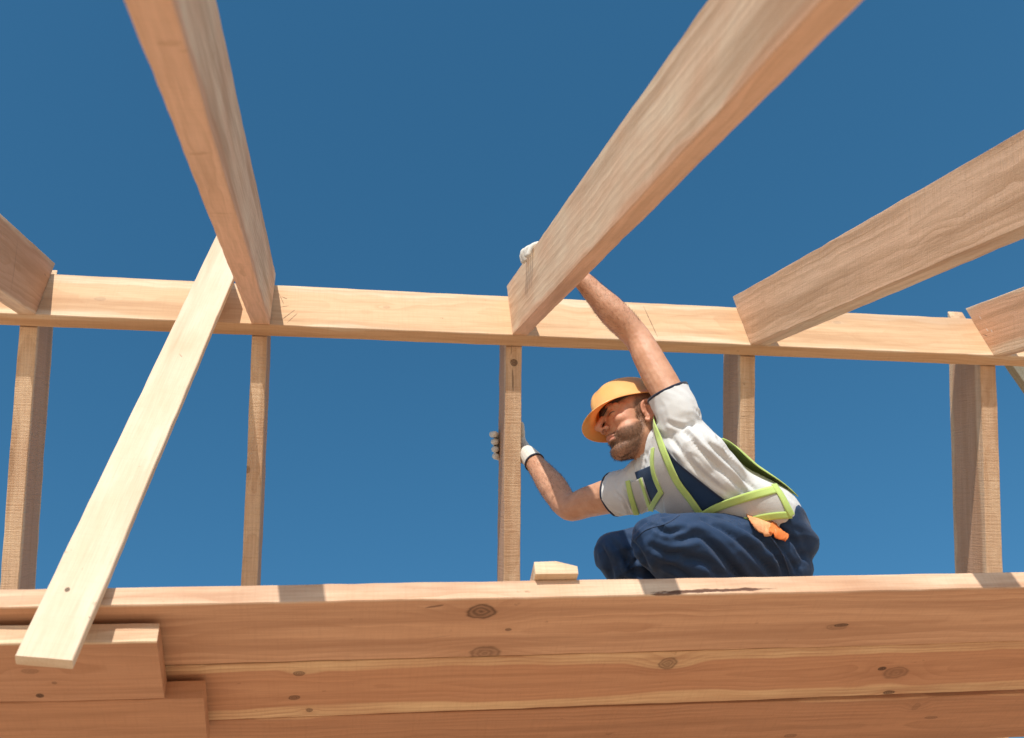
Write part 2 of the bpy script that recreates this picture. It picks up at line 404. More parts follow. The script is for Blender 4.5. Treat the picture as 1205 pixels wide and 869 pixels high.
o = prism('wood_block', [(0, 0), (.104, .0), (.105, .022), (.055, .038), (.001, .036)], V((1, PK*0-.01, PM)).normalized(), V((-PM, 0, 1)).normalized(), V((.01, 1, 0)).normalized(), V((.472, 2.036, 1.5518+PM*.47)), .17, w)
tag(o, 'small offcut block of wood with a sloped corner on the front platform edge', 'wood block')

# ---- pale greenish brace behind the ridge at the right edge
a = onplane(1181, 430, V((0, 2.62, 0)), V((0, 1, 0))); b = onplane(1206, 466, V((0, 2.72, 0)), V((0, 1, 0)))
ex = (b-a).normalized(); ez = V((0, -1, 0)); w = wood('grey_green_board_wood', 91, sap=(.46, .44, .33), heart_or_shade=(.38, .34, .25), late=(.25, .22, .15), pith=(.05, .05), hw=.03, freq=90, rings=.5, rough=.7)
ezv = (ez-ex*ez.dot(ex)).normalized(); eyv = ezv.cross(ex)
o, _ = board('back_brace', a-ex*.20, ex, ez, 1.3, .11, .03, w, seed=91)
if eyv.z < 0: print('flip back brace')
tag(o, 'weathered grey green board sloping down behind the ridge at the right edge', 'board')

# ------------------------------------------------------------------ ground
s = NT('ground_soil'); tc = s.n('ShaderNodeTexCoord').outputs['Object']
n1 = s.noise(tc, .35, 5, .6); n2 = s.noise(tc, 9, 4, .6)
s.bsdf(s.mix(n2, s.mix(n1, (.72, .50, .32), (.80, .58, .39)), (.66, .46, .30)), .95, n2, .5, .02)
def sheet(name, R, z, mat, n=40):
    vs = [(-R+2*R*i/n, -R+2*R*j/n, z) for i in range(n+1) for j in range(n+1)]
    fs = [(i*(n+1)+j, (i+1)*(n+1)+j, (i+1)*(n+1)+j+1, i*(n+1)+j+1) for i in range(n) for j in range(n)]
    o = obj_from(name, mesh_pd(vs, fs), mat); tag(o, kind='structure'); return o
sheet('ground', 1500, -1.7, s.m)

# ------------------------------------------------------------------ the worker
def catmull(pts, n):
    out = []
    m = len(pts)
    for i in range(m-1):
        p0 = pts[max(i-1, 0)]; p1 = pts[i]; p2 = pts[i+1]; p3 = pts[min(i+2, m-1)]
        for j in range(n):
            t = j/n
            out.append(.5*((2*p1) + (-p0+p2)*t + (2*p0-5*p1+4*p2-p3)*t*t + (-p0+3*p1-3*p2+p3)*t*t*t))
    out.append(pts[-1]); return out
class Blob:
    "closed overlapping pieces, fused into one continuous surface by fuse()"
    def __init__(s): s.v = []; s.f = []
    def add(s, vs, fs):
        b = len(s.v); s.v += vs; s.f += [tuple(i+b for i in f) for f in fs]
    def tube(s, pts, rad, lat=None, seg=20, n=5, cap=(1, 1)):
        """pts: points, rad: radius or (ra, rb) per point (ra along lat), round caps or flat (0)"""
        P = [np.array(p, float) for p in pts]; Rr = [np.array(r if isinstance(r, (tuple, list)) else (r, r), float) for r in rad]
        Pn = catmull(P, n); Rn = catmull(Rr, n)
        if lat is None:
            d = P[-1]-P[0]; a = np.cross(d, (0.3, .2, 1.0)); L = [a]*len(P)
        else: L = [np.array(x, float) for x in (lat if isinstance(lat, list) else [lat]*len(P))]
        Ln = catmull(L, n); m = len(Pn); rings = []
        for i in range(m):
            t = Pn[min(i+1, m-1)] - Pn[max(i-1, 0)]; t = t/np.linalg.norm(t)
            l = Ln[i] - t*np.dot(Ln[i], t); l = l/np.linalg.norm(l); k = np.cross(t, l)
            rings.append((Pn[i], Rn[i], t, l, k))
        full = []
        if cap[0]:
            p, r, t, l, k = rings[0]
            for a in (80, 60, 40, 20): full.append((p - t*min(r)*math.sin(math.radians(a)), r*math.cos(math.radians(a)), t, l, k))
        full += rings
        if cap[1]:
            p, r, t, l, k = rings[-1]
            for a in (20, 40, 60, 80): full.append((p + t*min(r)*math.sin(math.radians(a)), r*math.cos(math.radians(a)), t, l, k))
        vs = []; fs = []
        for p, r, t, l, k in full:
            for j in range(seg):
                a = 2*PI*j/seg; vs.append(tuple(p + l*r[0]*math.cos(a) + k*r[1]*math.sin(a)))
        M = len(full)
        for i in range(M-1):
            for j in range(seg):
                a = i*seg+j; b = i*seg+(j+1) % seg; fs.append((a, b, b+seg, a+seg))
        fs.append(tuple(range(seg-1, -1, -1))); fs.append(tuple((M-1)*seg+j for j in range(seg)))
        s.add(vs, fs)
    def ell(s, c, axes, nu=16, nv=10):
        c = np.array(c, float); A = [np.array(a, float) for a in axes]; vs = [tuple(c+A[2])]; fs = []
        if np.dot(np.cross(A[0], A[1]), A[2]) < 0: A[0] = -A[0]
        for i in range(1, nv):
            ph = PI*i/nv
            for j in range(nu):
                a = 2*PI*j/nu; vs.append(tuple(c + (A[0]*math.cos(a)+A[1]*math.sin(a))*math.sin(ph) + A[2]*math.cos(ph)))
        vs.append(tuple(c-A[2])); e = len(vs)-1
        for j in range(nu): fs.append((0, 1+j, 1+(j+1) % nu)); fs.append((e, e-nu+(j+1) % nu, e-nu+j))
        for i in range(nv-2):
            for j in range(nu):
                a = 1+i*nu+j; b = 1+i*nu+(j+1) % nu; fs.append((a, a+nu, b+nu, b))
        s.add(vs, fs)
    def fuse(s, voxel, smooth=2, fac=.5):
        me = bpy.data.meshes.new('mesh'); me.from_pydata([tuple(map(float, v)) for v in s.v], [], s.f); me.update()
        bm = bmesh.new(); bm.from_mesh(me)
        bmesh.ops.recalc_face_normals(bm, faces=bm.faces); bm.to_mesh(me); bm.free()
        o = bpy.data.objects.new('tmp', me); C.objects.link(o)
        r = o.modifiers.new('r', 'REMESH'); r.mode = 'VOXEL'; r.voxel_size = voxel; r.adaptivity = 0
        if smooth:
            sm = o.modifiers.new('s', 'SMOOTH'); sm.factor = fac; sm.iterations = smooth
        dg = bpy.context.evaluated_depsgraph_get(); out = bpy.data.meshes.new_from_object(o.evaluated_get(dg))
        bpy.data.objects.remove(o); return out
def verts(me):
    a = np.empty(len(me.vertices)*3, np.float32); me.vertices.foreach_get('co', a); return a.reshape(-1, 3).astype(float)
def normals(me):
    a = np.empty(len(me.vertices)*3, np.float32); me.vertex_normals.foreach_get('vector', a); return a.reshape(-1, 3).astype(float)
def setverts(me, v): me.vertices.foreach_set('co', v.astype(np.float32).ravel()); me.update()
def paint(me, name, val):
    at_ = me.color_attributes.new(name, 'FLOAT_COLOR', 'POINT'); d = np.ones((len(val), 4), np.float32); d[:, :3] = val[:, :3]; at_.data.foreach_set('color', d.ravel())
def nz(v): return noise.noise(V(v))
N = lambda v: np.array(v, float)/np.linalg.norm(v)
def W(px, py, Z): return np.array(at(px, py, Z))
def camdir(r, u, f): return N(toworld(r, u, f))

root = empty('person', at(918, 690, 3.1)); tag(root, 'worker in orange helmet and vest crouching on the platform, one arm raised to a rafter', 'person')
def part(name, me, mat, sharp=None, parent=None):
    o = bpy.data.objects.new(name, me); C.objects.link(o); me.materials.clear()
    for m in (mat if isinstance(mat, (list, tuple)) else [mat]): me.materials.append(m)
    for p in me.polygons: p.use_smooth = True
    if sharp: me.set_sharp_from_angle(angle=math.radians(sharp))
    o.parent = parent or root
    o.matrix_parent_inverse = Matrix.Translation(root.location).inverted() if parent is None else Matrix.Identity(4)
    return o

# head frame
HF, HU, HL = N((-.996, -.084, -.015)), N((.005, -.228, .974)), N((.085, -.97, -.227))
ta = math.radians(5); HF, HU = HF*math.cos(ta) - HU*math.sin(ta), HU*math.cos(ta) + HF*math.sin(ta)
ra_ = math.radians(0); HU, HL = HU*math.cos(ra_) - HL*math.sin(ra_), HL*math.cos(ra_) + HU*math.sin(ra_)
HC = W(749, 500, 3.25)
def hp(f, u, l=0): return HC + HF*f + HU*u + HL*l
# joints
SLc = W(800, 488, 3.10); ELc = W(750, 398, 3.27); WLc = W(679, 323, 3.34)
SRc = W(748, 576, 3.27); ERc = W(669, 597, 3.46); WRc = W(624, 538, 3.70)
latc = camdir(.353, .565, -.743); latp = camdir(.25, .35, -.9)
spine = [W(918, 640, 3.15), W(893, 612, 3.14), W(853, 591, 3.14), W(823, 571, 3.14), W(800, 549, 3.14), W(788, 530, 3.17), W(778, 522, 3.22)]
slat = [N(latp*(1-k)+latc*k) for k in (0, .25, .5, .75, 1, 1, 1)]
srad = [(.165, .12), (.148, .096), (.146, .093), (.156, .097), (.166, .094), (.128, .072), (.075, .062)]
HLp, HRp = W(903, 652, 3.07), W(893, 634, 3.22)
KL, KR = W(775, 638, 2.91), W(729, 652, 3.05)
AL, AR = np.array((1.13, 2.38, 1.71)), np.array((1.02, 2.50, 1.69))
PLAT = 1.5505

# ---- body: head, neck, torso, arms, legs in one continuous skin
b = Blob()
b.ell(hp(-.018, .052), (HF*.100, HU*.088, HL*.077))
b.ell(hp(.040, .010), (HF*.056, HU*.085, HL*.065))
b.ell(hp(.046, -.052), (HF*.044, HU*.048, HL*.046))
for sg in (1, -1):
    b.tube([hp(-.006, -.01, sg*.050), hp(.000, -.050, sg*.043), hp(.036, -.078, sg*.031), hp(.074, -.094, sg*.010)], [.020, .021, .021, .020], seg=14)
    b.ell(hp(.036, -.040, sg*.026), (HF*.048, HU*.048, HL*.040))
    b.ell(hp(.064, -.008, sg*.040), (HF*.024, HU*.020, HL*.022))
    b.tube([hp(.088, .036, sg*.006), hp(.088, .041, sg*.028), hp(.072, .036, sg*.048)], [.011, .012, .010], seg=10)
    b.ell(hp(.104, -.020, sg*.0125), (HF*.010, HU*.0075, HL*.0075))
    # ear
    ex0, ez0 = hp(-.012, .0, sg*.079), None
    pts = [hp(.006, -.002, sg*.076), hp(.008, .018, sg*.079), hp(-.004, .032, sg*.084), hp(-.022, .026, sg*.090), hp(-.028, .004, sg*.090), hp(-.020, -.018, sg*.084), hp(-.006, -.032, sg*.077), hp(.002, -.026, sg*.074)]
    b.tube(pts, [.0045, .005, .0056, .0058, .0052, .005, .0065, .005], seg=8, n=3)
    b.tube([hp(-.002, .016, sg*.081), hp(-.014, .014, sg*.085), hp(-.018, -.004, sg*.085), hp(-.010, -.016, sg*.081)], [.0035]*4, seg=8, n=3)
    b.ell(hp(-.010, .002, sg*.075), (HF*.019, HU*.028, HL*.006))
    b.ell(hp(.005, -.004, sg*.077), (HF*.005, HU*.006, HL*.005))
    # closed lids around the eye
    b.ell(hp(.078, .020, sg*.031), (HF*.0155, HU*.0125, HL*.0165))
b.tube([hp(.090, .034), hp(.104, .018), hp(.119, -.002), hp(.126, -.013)], [.0085, .0085, .0095, .0105], seg=12)
b.ell(hp(.116, -.020), (HF*.012, HU*.007, HL*.008))
b.tube([hp(.078, -.052, .024), hp(.094, -.047, .010), hp(.097, -.046, 0), hp(.094, -.047, -.010), hp(.078, -.052, -.024)], [.005, .0065, .0068, .0065, .005], seg=10, n=4)
b.tube([hp(.078, -.055, .022), hp(.092, -.060, .009), hp(.094, -.061, 0), hp(.092, -.060, -.009), hp(.078, -.055, -.022)], [.005, .0075, .0078, .0075, .005], seg=10, n=4)
b.ell(hp(.078, -.092), (HF*.021, HU*.019, HL*.027)); b.ell(hp(.030, -.078), (HF*.052, HU*.030, HL*.048)); b.ell(hp(.020, -.045), (HF*.05, HU*.05, HL*.060))
NB = W(786, 545, 3.25)
b.tube([hp(-.035, -.02), hp(-.020, -.075), NB*.55+hp(-.02, -.09)*.45, NB], [.054, .053, .053, .060], lat=HL, seg=20)
b.tube(spine[1:6], [(r[0]-.026, r[1]-.024) for r in srad[1:6]], lat=slat[1:6], seg=24)
b.tube([spine[5], SLc, SLc*.72+ELc*.28, SLc*.35+ELc*.65, ELc, ELc*.62+WLc*.38, ELc*.3+WLc*.7, WLc], [.044, .043, .0475, .0465, .041, .0445, .035, .0265], seg=20)
b.tube([spine[5], SRc, SRc*.66+ERc*.34, SRc*.3+ERc*.7, ERc, ERc*.62+WRc*.38, ERc*.3+WRc*.7, WRc], [.055, .054, .0535, .048, .042, .046, .037, .0275], seg=20)
hL = WLc + N(WLc-ELc)*.05; hR = WRc + N(WRc-ERc)*.05
b.tube([WLc, hL], [.024, .016], seg=12); b.tube([WRc, WRc*.8+hR*.2], [.022, .016], seg=12)
b.tube([HLp, KL, ], [.075, .055], seg=16); b.tube([KL, AL], [.052, .038], seg=16)
b.tube([HRp, KR], [.075, .055], seg=16); b.tube([KR, AR], [.052, .038], seg=16)
b.tube([AL, AL+np.array((-.02, -.01, -.075)), AL+np.array((-.12, -.03, -.09))], [.034, .032, .024], seg=12)
b.tube([AR, AR+np.array((-.02, 0, -.06)), AR+np.array((-.12, -.01, -.07))], [.034, .032, .024], seg=12)
bme = b.fuse(.0028, 3, .5)
v = verts(bme); nn = normals(bme)
rel = v - HC; hf, hu, hl = rel@HF, rel@HU, rel@HL
near = (np.abs(hl) < .105) & (hf > -.13) & (hf < .15) & (hu < .16) & (hu > -.17)
darm = np.min([np.linalg.norm(v-(SLc*(1-t)+ELc*t), axis=1) for t in np.linspace(0, .8, 25)], axis=0); near &= darm > .062
def gauss(f, u, l, r): return np.exp(-((hf-f)**2+(hu-u)**2+(hl-l)**2)/r**2)
disp = np.zeros(len(v))
for sg in (1, -1):
    disp -= .0050*gauss(.090, .030, sg*.014, .009)                 # inner corner of the eye
    disp -= .0040*gauss(.070, .022, sg*.050, .012)
    disp -= .0035*gauss(.084, -.028, sg*.030, .012)                # fold beside the nose
    disp -= .0060*gauss(.109, -.0275, sg*.0068, .0042)             # nostrils
    disp -= .0040*gauss(-.010, .002, sg*.083, .008)
disp -= .003*gauss(.092, -.076, 0, .012)
# lid slit and lips line
disp -= .0022*np.exp(-((hu-.0175)/.0016)**2)*(np.abs(np.abs(hl)-.032) < .013)*(hf > .07)*(hu < .03)
disp -= .0025*np.exp(-((hu+.0535)/.0018)**2)*(np.abs(hl) < .026)*(hf > .075)
disp *= near
# arm muscle and tendon relief
for i in range(0, len(v)):
    if not near[i]:
        q = v[i]; disp[i] += .0012*nz(q*26) + .0006*nz(q*70+5)
v = v + nn*disp[:, None]; setverts(bme, v)
sm01 = lambda x, a, b_: np.clip((x-a)/(b_-a), 0, 1)
cheek = -.006 - .36*np.clip(hf, 0, .09) - .012*np.sin(np.clip(hf, 0, .09)/.09*PI)
beard = sm01(cheek-hu, -.004, .010)*sm01(hu, -.122, -.095)*sm01(hf, -.004+.02*sm01(-hu, .04, .09), .010+.02*sm01(-hu, .04, .09))
beard = np.maximum(beard, sm01(hu, .046, .030)*sm01(hu, -.03, -.01)*sm01(hf, -.002, .006)*sm01(hf, .030, .018)*(np.abs(hl) > .05)*.8)
mous = sm01(hf, .068, .078)*sm01(hu, -.034, -.039)*sm01(-hu, .066, .060)*(np.abs(hl) < .036)
beard = np.maximum(beard, mous)
lips = np.exp(-((hu+.0535)/.0095)**4)*(np.abs(hl) < .021)*sm01(hf, .080, .086)
beard *= (1-lips)
hair = np.maximum(sm01(hu, .022, .034)*sm01(-hf, -.032, -.018), sm01(-hf, .030, .042)*sm01(hu, -.055, -.035))
brow = np.exp(-((hu-.040)/.0050)**2)*(np.abs(np.abs(hl)-.030) < .021)*(hf > .06)
slit = np.exp(-((hu-.0175)/.0022)**2)*(np.abs(np.abs(hl)-.032) < .014)*(hf > .068)
nost = gauss(.109, -.0285, .0065, .0048)+gauss(.109, -.0285, -.0065, .0048)
isear = sm01(np.abs(hl), .073, .077)*(np.abs(hu) < .036)*(hf > -.035)*(hf < .015)
beard *= (1-isear); hair *= (1-isear)
c1 = np.stack([np.clip(beard, 0, 1)*near, np.clip(hair+brow*.9, 0, 1)*near, np.clip(lips, 0, 1)*near], 1)
c2 = np.stack([np.clip(slit*.8+nost*1.2, 0, 1)*near, near*(gauss(.120, -.01, 0, .03)+gauss(.06, -.01, .045, .03)+isear*.7), near*0.0], 1)
paint(bme, 'facial', c1); paint(bme, 'tint', c2)
s = NT('skin'); tc = s.n('ShaderNodeTexCoord').outputs['Object']
a1 = s.n('ShaderNodeVertexColor', layer_name='facial'); a2 = s.n('ShaderNodeVertexColor', layer_name='tint')
x1 = s.n('ShaderNodeSeparateColor'); s.l(a1.outputs[0], x1.inputs[0]); x2 = s.n('ShaderNodeSeparateColor'); s.l(a2.outputs[0], x2.inputs[0])
mot = s.noise(tc, 30, 4, .6); fine = s.noise(tc, 260, 3, .6); fz = s.noise(tc, 420, 2, .7)
col = s.mix(s.mapr(mot, .3, .7), (.62, .345, .225), (.50, .25, .15))
col = s.mix(s.math('MULTIPLY', x2.outputs[1], .55), col, (.58, .22, .15))
col = s.mix(s.mapr(fine, .56, .7, 0, .25), col, (.36, .17, .10))
col = s.mix(s.math('MULTIPLY', x1.outputs[2], .75), col, (.46, .17, .13))
bm_ = s.math('MULTIPLY', x1.outputs[0], s.mapr(fz, .28, .62, .45, 1.0))
col = s.mix(s.math('MULTIPLY', bm_, .88), col, (.085, .048, .032))
hm_ = s.math('MULTIPLY', x1.outputs[1], s.mapr(fz, .25, .6, .5, 1.0))
col = s.mix(s.math('MULTIPLY', hm_, .85), col, (.13, .085, .06))
col = s.mix(x2.outputs[0], col, (.06, .02, .015))
s.bsdf(col, .52, s.math('ADD', s.math('MULTIPLY', fine, .7), s.math('MULTIPLY', fz, .4)), .35, .0012, .35, Subsurface_Weight=.06, Subsurface_Scale=.02)
part('body', bme, s.m)

# ---- eyes
s = NT('eye_surface'); g = s.n('ShaderNodeTexCoord').outputs['Object']; s.bsdf((.05, .035, .03), .2, spec=.5)
for sg in (1, -1):
    q = Blob(); q.ell(hp(.0785, .0172, sg*.032), (HF*.0150, HU*.0022, HL*.0120)); me = mesh_pd(q.v, q.f); part('eye', me, s.m)

# ---- beard and temple hair strands
rng = np.random.RandomState(5); bme.calc_loop_triangles()
fvs = []; ffs = []
cand = np.where((c1[:, 0] > .35) | (hair*near > .5))[0]
pick = rng.choice(cand, 9000, replace=len(cand) < 9000)
for i in pick:
    p = v[i]; n_ = nn[i]; down = -HU*.9 + HF*.15 + (rng.randn(3)*.35)
    isb = c1[i, 0] > .35
    d_ = N(n_*.75 + down*.6); L_ = (.0042 + .0030*rng.rand()) if isb else .004
    sd = N(np.cross(d_, rng.randn(3)))*.0005
    base = p + rng.randn(3)*.0009; k = len(fvs)
    fvs += [base-sd, base+sd, base+d_*L_]; ffs.append((k, k+1, k+2))
s = NT('hair_brown'); s.bsdf((.11, .068, .045), .6, spec=.2)
part('beard', mesh_pd(fvs, ffs), s.m)
fvs = []; ffs = []
for (e_, w_) in ((ELc, WLc), (ERc, WRc)):
    ax_ = N(w_-e_); Lf = np.linalg.norm(w_-e_); tt = (v-e_)@ax_; dd_ = np.linalg.norm(v-e_-tt[:, None]*ax_, axis=1)
    cand = np.where((tt > .03) & (tt < Lf-.04) & (dd_ < .065))[0]
    for i in rng.choice(cand, 2600):
        d_ = N(nn[i]*.45+ax_*.9+rng.randn(3)*.35); sd = N(np.cross(d_, rng.randn(3)))*.00022; k = len(fvs); base = v[i]+rng.randn(3)*.001
        fvs += [base-sd, base+sd, base+d_*(.007+.005*rng.rand())]; ffs.append((k, k+1, k+2))
part('arm_hair', mesh_pd(fvs, ffs), s.m)

def poly(pts, n):
    P = catmull([np.array(p, float) for p in pts], 8); L = [0]
    for i in range(1, len(P)): L.append(L[-1]+np.linalg.norm(P[i]-P[i-1]))
    out = []
    for k in range(n+1):
        t = L[-1]*k/n; j = max(1, min(len(P)-1, int(np.searchsorted(L, t)))); f = (t-L[j-1])/max(L[j]-L[j-1], 1e-9); out.append(P[j-1]*(1-f)+P[j]*f)
    return out
def surf(me):
    return BVHTree.FromPolygons([V(x) for x in verts(me)], [tuple(p.vertices) for p in me.polygons])
def creases(me, lines, zref=3.1):
    "press folds into cloth: each line is (photo points, depth, width); the groove gets a raised lip on its lower side"
    v = verts(me); nn = normals(me); T = surf(me); out = np.zeros(len(v))
    for pts, dep, wd in lines:
        P = []
        for q in poly(pts, 30):
            h = T.ray_cast(V((0, 0, 0)), ray(*q).normalized(), 10)
            if h[0]: P.append(np.array(h[0]))
        P = np.array(P)
        if len(P) < 4: continue
        sel = np.where(np.min(np.linalg.norm(v[:, None, :]-P[None, ::5, :], axis=2), axis=1) < wd*4+.03)[0]
        D = v[sel][:, None, :]-P[None]; dd = np.linalg.norm(D, axis=2); k = dd.argmin(1); d = dd[np.arange(len(sel)), k]
        t = k/(len(P)-1); fade = np.clip(np.minimum(t, 1-t)*5, .0, 1)**.7
        out[sel] += fade*(-dep*np.exp(-(d/wd)**2) + dep*.55*np.exp(-((d-wd*2.2)/(wd*1.1))**2))
    setverts(me, v+nn*out[:, None])
# ---- shirt
def cloth_mat(name, col, col2, rough=.85, weave=900, bstr=.35, sheen=.2, wr=None):
    s = NT(name); tc = s.n('ShaderNodeTexCoord').outputs['Object']
    wv = s.noise(tc, weave, 2, .6); lo_ = s.noise(tc, 9, 4, .6); md = s.noise(tc, 60, 3, .6)
    c = s.mix(s.mapr(lo_, .3, .7), col, col2); c = s.mix(s.mapr(wv, .45, .7, 0, .22), c, tuple(x*.6 for x in col2))
    bb = s.math('ADD', s.math('MULTIPLY', wv, .35), s.math('MULTIPLY', md, .8))
    s.bsdf(c, rough, bb, bstr, .0018, .2, Sheen_Weight=sheen); return s.m
M_SHIRT = cloth_mat('shirt_cotton', (.68, .70, .71), (.62, .64, .66))
M_NAVY = cloth_mat('navy_twill', (.019, .050, .120), (.013, .035, .088), bstr=.5, rough=.65, sheen=.1)
M_TRIM = cloth_mat('navy_trim', (.02, .03, .06), (.015, .02, .04))
M_LIME = cloth_mat('lime_mesh_cloth', (.52, .68, .22), (.46, .62, .18), weave=500)
M_REFL = cloth_mat('grey_reflective_cloth', (.56, .56, .55), (.47, .47, .46), rough=.5, weave=300, bstr=.5)
M_GLOVE = cloth_mat('white_knit', (.70, .68, .63), (.60, .57, .52), weave=420, bstr=.7)
b = Blob()
b.tube([spine[0]*.5+spine[1]*.5]+spine[1:6], [(.12, .085)]+srad[1:6], lat=slat[:6], seg=28, n=6, cap=(0, 1))
cuffL = SLc*.72+ELc*.28; cuffR = SRc*.70+ERc*.30
b.tube([spine[5]*.8+spine[4]*.2, SLc*.85+spine[4]*.15, SLc*.75+ELc*.25, SLc*.55+ELc*.45], [.066, .062, .0600, .0600], seg=20, cap=(1, 0))
b.tube([spine[5]*.8+spine[4]*.2, SRc*.9+spine[4]*.1, SRc*.8+ERc*.2, SRc*.55+ERc*.45], [.066, .070, .066, .064], seg=20, cap=(1, 0))
b.tube([SLc*.8+spine[4]*.2, spine[3]+slat[3]*.08, spine[2]+slat[2]*.06], [.055, .080, .07], seg=16)
sme = b.fuse(.0048, 9, .5)
v = verts(sme); nn = normals(sme)
Fch = np.cross(latc, N(spine[4]-spine[1])); Fch = N(Fch)
sp = N(spine[4]-spine[1]); disp = np.zeros(len(v))
org = spine[2]
for i, q in enumerate(v):
    r = q-org; a_, l_, f_ = r@sp, r@latc, r@Fch
    # folds fan out from the raised armpit and run down to the waist
    l2 = l_ + .35*a_*(.12-l_)
    w1 = nz((a_*3.2, l2*26, f_*20)); w2 = nz((a_*7+9, l2*48+3, f_*40))
    fold = (1-abs(w1)*2.2)*.0050 + (1-abs(w2)*2.5)*.0020
    dS = min(np.linalg.norm(q-SLc), np.linalg.norm(q-SRc)); m_ = .35+.65*min(1, max(0, (dS-.05)/.08))
    disp[i] = fold*m_ + .0025*nz(q*11)
setverts(sme, v+nn*disp[:, None])
creases(sme, [([(797, 500), (830, 535), (872, 575), (890, 590)], .007, .007), ([(788, 512), (815, 548), (850, 580)], .006, .006), ([(808, 492), (842, 530), (885, 570)], .007, .007),
 ([(815, 478), (838, 505), (862, 545), (885, 578)], .005, .006), ([(800, 520), (822, 550), (862, 586)], .004, .005), ([(783, 496), (800, 502), (820, 500)], .004, .006),
 ([(722, 578), (735, 590), (742, 606)], .005, .005), ([(733, 572), (742, 588), (748, 604)], .005, .005), ([(795, 545), (815, 572), (835, 590)], .005, .005), ([(848, 530), (870, 560), (893, 580)], .005, .006),
 ([(835, 590), (860, 600), (905, 592)], .003, .004), ([(850, 600), (880, 603), (915, 596)], .003, .004)])
axL, axR = N(N(ELc-SLc)+camdir(0, 0, -1)*.38), N(ERc-SRc)
bm = bmesh.new(); bm.from_mesh(sme)
for c_, a_ in ((cuffL, axL), (cuffR, axR)):
    sel = [f for f in bm.faces if (np.linalg.norm(np.array(f.calc_center_median())-c_-a_*.04) < .125 and (np.array(f.calc_center_median())-c_)@a_ > -.012)]
    es = {e for f in sel for e in f.edges}; vs_2 = {x for f in sel for x in f.verts}
    bmesh.ops.bisect_plane(bm, geom=sel+list(es)+list(vs_2), plane_co=V(c_), plane_no=V(a_), clear_outer=True)
bm.to_mesh(sme); bm.free()
part('shirt', sme, M_SHIRT)
# surface to lay the vest and the bib on
shirt_bvh = surf(sme)
b = Blob()
b.tube([spine[0]*.5+spine[1]*.5]+spine[1:6], [(.128, .093)]+[(r[0]+.008, r[1]+.009) for r in srad[1:6]], lat=slat[:6], seg=28, n=6, cap=(0, 1))
b.tube([spine[5]*.8+spine[4]*.2, SLc*.85+spine[4]*.15, SLc*.8+ELc*.2], [.070, .066, .064], seg=20)
b.tube([spine[5]*.8+spine[4]*.2, SRc*.9+spine[4]*.1, SRc*.6+ERc*.4], [.072, .076, .070], seg=20)
b.tube([SLc*.8+spine[4]*.2, spine[3]+slat[3]*.08, spine[2]+slat[2]*.06], [.060, .086, .076], seg=16)
form = b.fuse(.008, 30, .5); fv = verts(form); setverts(form, fv+normals(form)*.003); bvh = surf(form)
def onshirt(px, py):
    d = ray(px, py).normalized(); h = bvh.ray_cast(V((0, 0, 0)), d, 10)
    if h[0] is None:
        n_ = bvh.find_nearest(at(px, py, 3.15)); return n_[0], n_[1]
    return h[0], h[1]
def sheet3(G, th):
    "thick cloth from a grid of (point) ; th thickness"
    n, m = len(G), len(G[0]); P = np.array([[np.array(p, float) for p in r] for r in G])
    for _ in range(2):
        Q = P.copy(); Q[1:-1, 1:-1] = .5*P[1:-1, 1:-1]+.125*(P[2:, 1:-1]+P[:-2, 1:-1]+P[1:-1, 2:]+P[1:-1, :-2])
        Q[1:-1, 0] = .5*P[1:-1, 0]+.25*(P[2:, 0]+P[:-2, 0]); Q[1:-1, -1] = .5*P[1:-1, -1]+.25*(P[2:, -1]+P[:-2, -1]); P = Q
    du = np.gradient(P, axis=0); dv = np.gradient(P, axis=1); Nn = np.cross(du, dv); Nn /= np.linalg.norm(Nn, axis=2, keepdims=True)+1e-12
    cen = np.array(spine[3]); s_ = np.sign(np.sum(Nn*(P-cen), axis=2).sum()) or 1; Nn *= s_
    vs = [tuple(x) for x in (P+Nn*th/2).reshape(-1, 3)]+[tuple(x) for x in (P-Nn*th/2).reshape(-1, 3)]; o_ = n*m; fs = []
    for i in range(n-1):
        for j in range(m-1):
            a = i*m+j; fs.append((a, a+1, a+m+1, a+m)); fs.append((o_+a, o_+a+m, o_+a+m+1, o_+a+1))
    bd = [(i*m, (i+1)*m) for i in range(n-1)]+[(i*m+m-1, (i+1)*m+m-1) for i in range(n-1)]+[(j, j+1) for j in range(m-1)]+[((n-1)*m+j, (n-1)*m+j+1) for j in range(m-1)]
    for a, c in bd: fs.append((a, c, c+o_, a+o_))
    me = mesh_pd(vs, fs); bm = bmesh.new(); bm.from_mesh(me); bmesh.ops.recalc_face_normals(bm, faces=bm.faces); bm.to_mesh(me); bm.free(); return me
def panel(A, B, off, th=.002, n=40, m=16):
    PA, PB = poly(A, n), poly(B, n); G = []
    for a, c in zip(PA, PB):
        row = []
        for j in range(m+1):
            q = a*(1-j/m)+c*j/m; h, nr = onshirt(*q); row.append(np.array(h)+np.array(nr)*(off-.005))
        G.append(row)
    return sheet3(G, th)
def ribbon(A, w, off, th=.0025, n=60):
    PA = poly(A, n); H = [onshirt(*q) for q in PA]; P = np.array([np.array(h[0]) for h in H]); Nn = np.array([np.array(h[1]) for h in H])
    for _ in range(9): P[1:-1] = .5*P[1:-1]+.25*(P[2:]+P[:-2]); Nn[1:-1] = .5*Nn[1:-1]+.25*(Nn[2:]+Nn[:-2])
    G = []
    for i in range(len(P)):
        t = P[min(i+1, len(P)-1)]-P[max(i-1, 0)]; sd = N(np.cross(t, Nn[i])); row = []
        for k in range(-2, 3):
            q = P[i]+sd*w*k/4; h = bvh.find_nearest(V(q)); hh_ = q*.55+np.array(h[0])*.45; row.append(hh_+N(Nn[i])*(off-.005))
        G.append(row)
    return sheet3(G, th)
